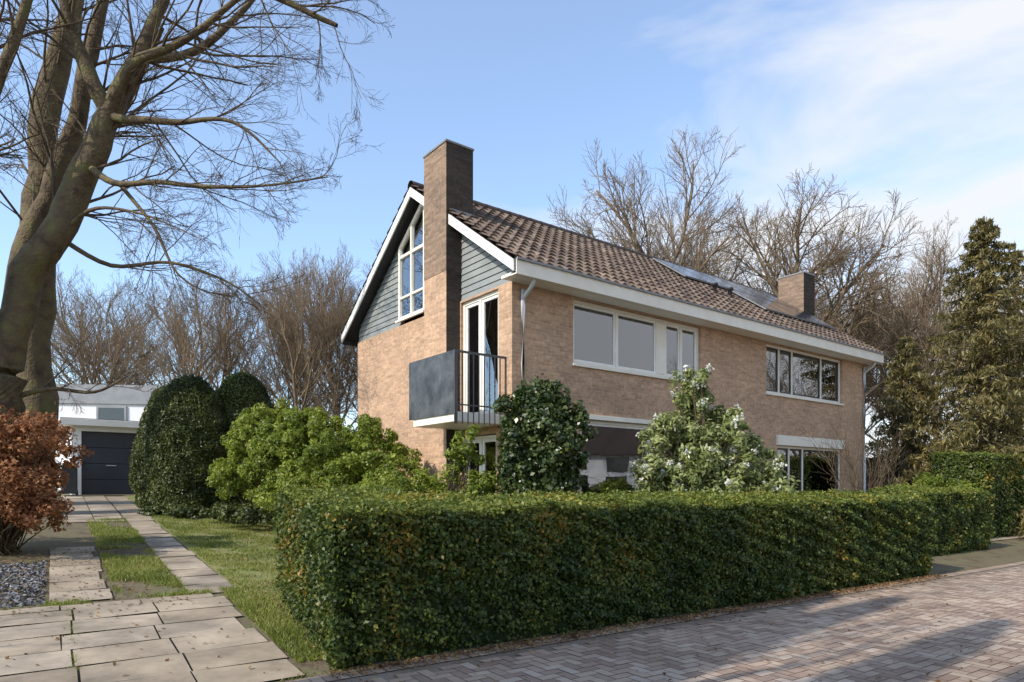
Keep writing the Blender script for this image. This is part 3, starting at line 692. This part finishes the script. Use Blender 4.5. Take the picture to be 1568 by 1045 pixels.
nh=empty('neighbour_house',(46,9,0),-math.pi/2)
B=Boxes(); B.box(-7,6,0,8,0,4.2); B.make('walls',M['nwhite'],nh)
B=Boxes(); B.prism([(-7.4,-.5,4.2),(-7.4,8.5,4.2),(-7.4,4,7.6)],(13.8,0,0)); B.make('roof',M['tile'],nh)
B=Boxes()
for xx in (-5,-1.5,2): B.box(xx,xx+2.2,-.06,-.004,.8,2.6); B.box(xx,xx+2.0,-.06,-.004,3.0,4.0)
B.make('windows',M['solar'],nh)

fe=empty('wooden_fence',(9.9,21.5,.4),TH-.1)
B=Boxes()
for i in range(60): B.box(i*.13,i*.13+.115,0,.02,0,1.75)
B.box(0,7.8,.022,.06,.3,.4);B.box(0,7.8,.022,.06,1.4,1.5); B.make('boards',M['wood'],fe)

# ------------------------------------------------------------ BIG TREE (left). Local frame: trunk base near the origin
def bigtree():
    root=empty('large_bare_tree',(-13.3,16.0,.25)); root.scale=(1.33,1.33,1.33)
    tb=Tubes(); tw=Tubes(); O=np.array([-10.0,12.0,.5])
    def limb(P,R,k=8,nk=9,tl=1.7,sub=5,spread=(.4,1.0),start=.25,up=.0):
        P=[np.array(p)-O for p in P]
        pp,rr_=smoothpath(P,R,sub)
        wob=np.stack([snoise(pp*1.0,2.0,s) for s in (1,2,3)],1)*rr_[:,None]*.45
        pp=pp+wob; tb.path(pp,rr_*(1+.14*snoise(pp,3,7)),k); n=len(pp)
        for i in range(nk):
            t=start+(1-start)*(i+rng.random())/nk; j=min(int(t*(n-1)),n-2)
            d=unit(pp[j+1]-pp[j]); r0=max(.009,rr_[j]*.33)
            grow(tw,pp[j],rdir(d,rng.uniform(*spread)),tl*rng.uniform(.6,1.4)*(1.1-.4*t),min(r0,.03),0,3,[5,4,3],up,.11,.0024,.6,(.3,.75))
        return pp
    limb([(-9.45,12,.3),(-9.3,12,1.6),(-9.22,12,3.0),(-8.85,12,4.7),(-8.15,12,6.0),(-7.65,12,7.3),(-7.28,12,8.2),(-6.85,12.1,9.3),(-6.38,12.2,10.4),(-5.9,12.3,12.2)],[.50,.42,.38,.32,.26,.21,.18,.13,.10,.06],16,16,2.4,start=.45)
    limb([(-9.0,12,4.4),(-8.95,12.4,6.3),(-8.4,12.6,8.0),(-8.1,12.8,9.8),(-7.7,13,12)],[.24,.20,.17,.13,.08],10,12,2.3)
    limb([(-7.65,12,7.3),(-7.0,11.7,6.85),(-6.0,11.5,6.75),(-5.0,11.4,6.62),(-4.1,11.4,6.68),(-3.2,11.6,6.9)],[.07,.05,.04,.032,.02,.008],7,14,1.4)
    limb([(-7.28,12,8.2),(-6.6,11.8,8.0),(-5.8,11.6,7.85),(-4.8,11.5,7.8),(-4.0,11.5,7.1)],[.08,.06,.045,.03,.010],7,14,1.5)
    limb([(-7.28,12,8.2),(-6.7,11.7,8.9),(-5.7,11.5,9.2),(-4.9,11.4,9.7),(-4.0,11.3,10.4),(-3.3,11.2,11.2)],[.12,.09,.06,.05,.035,.012],7,15,1.9)
    limb([(-6.2,12,11.2),(-5.2,11.8,10.7),(-4.1,11.6,10.05),(-3.5,11.6,9.75),(-3.05,11.6,9.55)],[.09,.07,.055,.05,.035],7,9,1.6)
    limb([(-7.28,12,8.2),(-7.7,11.8,9.2),(-7.9,11.6,10.4),(-8.3,11.6,12)],[.14,.12,.09,.06],8,11,2.0)
    limb([(-6.85,12.1,9.3),(-5.9,12.4,9.6),(-5.0,12.6,10.6),(-4.4,12.8,11.8)],[.09,.07,.045,.02],7,11,2.0)
    limb([(-8.15,12,6.0),(-7.4,12.3,5.6),(-6.4,12.5,5.7),(-5.4,12.7,5.4),(-4.7,12.8,4.9)],[.05,.04,.03,.02,.008],6,10,1.3)
    limb([(-9.2,12,3.0),(-8.5,12.2,3.3),(-7.7,12.3,3.25),(-7.1,12.4,3.6)],[.06,.045,.03,.01],6,7,.9)
    limb([(-7.0,11.9,6.9),(-6.3,11.7,6.1),(-5.8,11.6,5.2),(-5.1,11.6,4.8)],[.04,.03,.02,.008],5,8,1.2)
    limb([(-8.15,12,6.0),(-7.5,11.8,6.4),(-6.6,11.6,6.3),(-5.6,11.5,5.9)],[.045,.035,.02,.008],5,9,1.3)
    limb([(-10.0,14,.3),(-10.0,14,4),(-10.0,14,7),(-9.75,14,9.5),(-9.3,14,11.5),(-8.9,14,14)],[.40,.34,.30,.25,.2,.12],12,12,2.4,start=.35)
    limb([(-9.5,12,1.6),(-9.5,11.7,3.2),(-9.35,11.3,5.4),(-8.95,11.1,7.6),(-8.7,11,9.2),(-8.9,11,12)],[.32,.29,.25,.22,.18,.12],12,10,2,start=.45)
    limb([(-10.0,14,7),(-8.9,13.6,8.3),(-7.9,13.4,9.0),(-6.9,13.2,10.6)],[.16,.12,.09,.04],7,10,1.9)
    limb([(-9.35,11.3,5.4),(-9.2,11,6.6),(-8.3,10.9,8.3),(-7.5,10.8,10.5)],[.15,.12,.09,.05],8,8,1.6)
    tb.obj('trunk_and_limbs',M['bark'],root); tw.obj('branches',M['twig'],root)
bigtree()

# ------------------------------------------------------------ BACKGROUND TREES
def treemesh(name,h,kids,seed,spread=(.35,.85),mat='bark2',r=.25,up=.09,rmin=.007,el0=.4,crown=.44,t0=.30):
    global rng
    rng=np.random.default_rng(seed); tb=Tubes()
    P=[np.zeros(3)];d=np.array([0,0,1.])
    for i in range(6): d=unit(d+rng.normal(0,.07,3)); P.append(P[-1]+d*h*.62/6)
    P=np.array(P);R=np.linspace(r,r*.4,7);tb.path(P,R,8)
    n=kids[0]
    for i in range(n):
        t=t0+(1-t0)*i/(n-1);x=t*6;j=min(int(x),5);q=P[j]*(1-(x-j))+P[j+1]*(x-j)
        a=i*2.4+rng.normal(0,.4);el=rng.uniform(el0,el0+.4)+.5*t
        dd=np.array([math.cos(a)*math.cos(el),math.sin(a)*math.cos(el),math.sin(el)])
        grow(tb,q,dd,h*crown*(1.1-.3*t)*rng.uniform(.85,1.1),r*.36,1,4,[0]+kids[1:],up,.12,rmin,.56,spread)
    return tb.mesh(name,M[mat])
TM=[treemesh('bare_tree_a',16,[15,9,7,5],101),treemesh('bare_tree_b',16,[16,9,7,5],202,(.35,.8),el0=.3),treemesh('bare_tree_c',16,[14,9,7,5],303,(.35,.8))]
OAK=treemesh('bare_oak',16,[15,10,8,6],606,(.45,1.0),r=.40,up=.05,rmin=.009,el0=.2,crown=.46,t0=.34)
OAK2=treemesh('bare_oak_b',16,[16,10,8,6],707,(.4,.9),r=.34,up=.07,rmin=.008,el0=.25,crown=.45,t0=.28)
TS=[treemesh('street_tree_a',15,[8,3,2,2],404,(.3,.7),r=.30,rmin=.01),treemesh('street_tree_b',15,[8,3,2,2],505,(.3,.7),r=.30,rmin=.01)]
rng=np.random.default_rng(5)
def inst(mesh,name,x,y,s,sz=None,parent=None,rz=None):
    o=bpy.data.objects.new(name,mesh); o.location=(x,y,H(x,y)); sz=sz or s
    o.scale=(s,s,sz); o.rotation_euler=(0,0,rng.uniform(0,6.28) if rz is None else rz); return link(o,parent)
far=empty('distant_trees')
for x,y,s,sz in [(-27,44,.85,.85),(-31,50,1.1,1.0),(-23,47,.9,.95),(-19.5,44,.85,.9),(-17,50,1.0,1.05),(-15,46,.9,.98),(-12,48,.95,1.05),(-10,52,1.0,1.1),(-8.5,46,.85,.95),(-13.5,42,.7,.8),(-20.5,40,.65,.75),(-25,40,.6,.75),(-5,52,1,1),(-6.5,58,1.1,1.1),(-10.8,43,.7,.88)]:
    inst(TM[int(rng.integers(3))],'tree',x,y,s,sz,far)
for x,y,s,sz in [(23,52,1.0,1.0),(30,50,1.0,1.0),(34,46,.9,.9),(27,56,1.1,1.05),(17,60,1.1,1.2),(11,56,1.0,1.1),(21,44,.85,.85),(14.5,50,1.0,1.0),(26,45,.95,.95)]:
    inst(TM[int(rng.integers(3))],'tree',x,y,s,sz,far)
inst(OAK2,'bare_tree',6.6,40,1.12,1.22,None,1.0)
inst(TM[0],'bare_tree',11.2,43,1.05,1.15,None,2.0)
inst(OAK,'bare_oak_tree',18.0,38,1.15,1.12,None,.6)
inst(TM[0],'bare_tree',25.5,39,1.05,.98,None,4.0)
def PA(p,a): return p*.64-.77*a, -.77*p-.64*a
for p,a,s,sz,k,rz in [(-2.9,6.2,.6,.8,0,1.),(-.9,7.4,.6,.8,0,3.),(-8.3,5.2,.30,.34,1,0)]:
    x,y=PA(p,a); inst(TS[k],'street_tree',x,y,s,sz,None,rz)
for x,y,s in [(36,15,.6),(38,5,.6),(37,23,.7)]: inst(TM[2],'street_tree',x,y,s,s)
for p,a,r_,h_ in [(-4.6,4.6,.66,11),(-3.8,6.2,.36,12.5),(-2.35,7.0,.34,12.5),(-1.35,8.2,.34,13.5),(-.1,9,.6,13)]:  # unseen ivy-leaved tree columns, added to cast shadow bands on the road
    x,y=PA(p,a); dome('shade_column_tree',[(x,y,r_,h_,2.5)],'leaf_holly',420,.16,.12,.12)
def mass(name,segs,mat,n,L,W):
    root=empty(name)
    for (x,y,r,h) in segs:
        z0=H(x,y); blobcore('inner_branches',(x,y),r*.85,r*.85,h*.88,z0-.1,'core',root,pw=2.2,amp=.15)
        k=n; d=unit(rng.normal(0,1,(k,3)));d[:,2]=np.abs(d[:,2]);rad=rng.uniform(.8,1.05,(k,1))
        P=np.array([x,y,z0+h*.3])+d*rad*np.array([r,r,h*.7]); low=rng.random(k)<.35; P[low,2]=z0+rng.random(low.sum())*h*.4
        P+=np.stack([snoise(P,.8,i) for i in (1,2,3)],1)*r*.12
        leaves('leaves',P,d,L,W,M[mat],root,.7)
mass('background_shrubs',[(-20.5,38,2.4,2.6),(-16.8,36,2.2,2.4),(-13,38,2.6,3.4),(-10,36,2.4,3.2),(-26,38,2.6,2.4),(-31,40,3,3),(-8,34,2,2.8)],'leaf_yew',2600,.3,.16)
mass('evergreen_shrubs',[(16.5,26,2.2,3.0),(19.5,27,2.4,3.4),(13.2,25,1.4,2.2),(23,28,2.6,3.6)],'leaf_conifer',4000,.2,.09)
mass('garden_shrubs',[(26,11.5,1.6,2.2),(27,5,2,2.0),(26,17,1.6,2.2)],'leaf_laurel',3500,.2,.1)

def conifer(name,x,y,h,r,nb,mat,seed,nper=80):
    global rng
    rng=np.random.default_rng(seed); root=empty(name); z0=H(x,y); tb=Tubes(); Ps=[];Ns=[]
    tb.path([(x,y,z0),(x+.05,y,z0+h*.5),(x,y,z0+h)],[.26,.15,.02],8)
    for i in range(nb):
        t=(i+rng.random())/nb; t=.06+.93*t; zz=z0+h*t
        a=i*2.39996+rng.normal(0,.3); L=r*(1-t)**.75*rng.uniform(.6,1.25)+.12
        dr=np.array([math.cos(a),math.sin(a),0]); k=6
        s=np.linspace(0,1,k); P=np.array([x,y,zz])+dr*(s*L)[:,None]; P[:,2]+=-.30*L*s**1.5+.16*L*s**3
        P+=rng.normal(0,.02,P.shape); tb.path(P,np.linspace(.035,.006,k),3)
        n=int(nper*(.4+L/r)); u_=rng.random(n)**.7; idx=u_*(k-1); j=np.minimum(idx.astype(int),k-2); f=(idx-j)[:,None]
        q=P[j]*(1-f)+P[j+1]*f
        side=np.cross(dr,[0,0,1.]); wd=.28*L*(1-u_*.6)+.06
        q=q+side*(rng.normal(0,.45,n)*wd)[:,None]; q[:,2]-=np.abs(rng.normal(0,.16,n))*(.5+L*.25)
        Ps.append(q); Ns.append(np.tile(dr*.5+np.array([0,0,.5]),(n,1)))
    leaves('needles',np.concatenate(Ps),np.concatenate(Ns),.20,.045,M[mat],root,.8,updir=(0,0,-.8))
    tb.obj('trunk_and_branches',M['twig'],root)
conifer('conifer_tree',15.4,21.8,10.2,3.4,170,'leaf_conifer',31,210)
conifer('conifer_tree',19.2,25.5,10.5,3.2,140,'leaf_conifer',32,110)
conifer('conifer_tree',13.3,22.6,6.4,2.2,90,'leaf_conifer',33,140)
rng=np.random.default_rng(77)

# ------------------------------------------------------------ LIGHT, SKY, CAMERA
az=(-.77,-.64); el=math.radians(37)
S=Vector((az[0]*math.cos(el),az[1]*math.cos(el),math.sin(el))).normalized()
sun=bpy.data.lights.new('sun','SUN'); sun.energy=5.0; sun.angle=math.radians(.5); sun.color=(1,.92,.81)
so=link(bpy.data.objects.new('sun',sun)); so.rotation_euler=S.to_track_quat('Z','Y').to_euler(); so.location=(-20,-20,30)
w=bpy.data.worlds.new('World'); scene.world=w; w.use_nodes=True; nt=w.node_tree
bg=nt.nodes['Background']; sky=nt.nodes.new('ShaderNodeTexSky'); sky.sky_type='NISHITA'; sky.sun_disc=False
sky.sun_elevation=el; sky.sun_rotation=math.atan2(az[0],az[1]); sky.air_density=1.0; sky.dust_density=.6; sky.ozone_density=1.2
gn=nt.nodes.new('ShaderNodeMix'); gn.data_type='RGBA'; gn.blend_type='MULTIPLY'; gn.inputs[0].default_value=1; gn.inputs[7].default_value=(2.1,2.3,2.45,1)
nt.links.new(sky.outputs[0],gn.inputs[6])
tc=nt.nodes.new('ShaderNodeTexCoord'); mp=nt.nodes.new('ShaderNodeMapping'); mp.inputs['Scale'].default_value=(1.0,1.2,3.0); mp.inputs['Rotation'].default_value=(0,.25,.3)
nt.links.new(tc.outputs['Generated'],mp.inputs[0])
no=nt.nodes.new('ShaderNodeTexNoise'); no.inputs['Scale'].default_value=2.0; no.inputs['Detail'].default_value=6; no.inputs['Roughness'].default_value=.55; no.inputs['Distortion'].default_value=.4
nt.links.new(mp.outputs[0],no.inputs['Vector'])
sx=nt.nodes.new('ShaderNodeSeparateXYZ'); nt.links.new(tc.outputs['Generated'],sx.inputs[0])
a1=N(nt,'ShaderNodeMath',operation='MULTIPLY_ADD'); nt.links.new(sx.outputs[0],a1.inputs[0]); a1.inputs[1].default_value=.34; nt.links.new(no.outputs[0],a1.inputs[2])
a2=N(nt,'ShaderNodeMath',operation='MULTIPLY_ADD'); nt.links.new(sx.outputs[2],a2.inputs[0]); a2.inputs[1].default_value=-.48; nt.links.new(a1.outputs[0],a2.inputs[2])
r=nt.nodes.new('ShaderNodeValToRGB'); r.color_ramp.elements[0].position=.36; r.color_ramp.elements[0].color=(0.13,0.13,0.13,1); r.color_ramp.elements[1].position=.57; r.color_ramp.elements[1].color=(.97,.97,.97,1)
nt.links.new(a2.outputs[0],r.inputs[0])
mx=nt.nodes.new('ShaderNodeMix'); mx.data_type='RGBA'; nt.links.new(r.outputs[0],mx.inputs[0]); nt.links.new(gn.outputs[2],mx.inputs[6]); mx.inputs[7].default_value=(7.1,7.3,7.6,1)
nt.links.new(mx.outputs[2],bg.inputs[0]); bg.inputs[1].default_value=.13

cam=bpy.data.cameras.new('camera'); cam.lens=23.49; cam.sensor_width=36; cam.shift_y=.142; cam.clip_end=2000
co=link(bpy.data.objects.new('camera',cam)); co.location=(0,0,1.6); co.rotation_euler=(math.pi/2,0,0); scene.camera=co
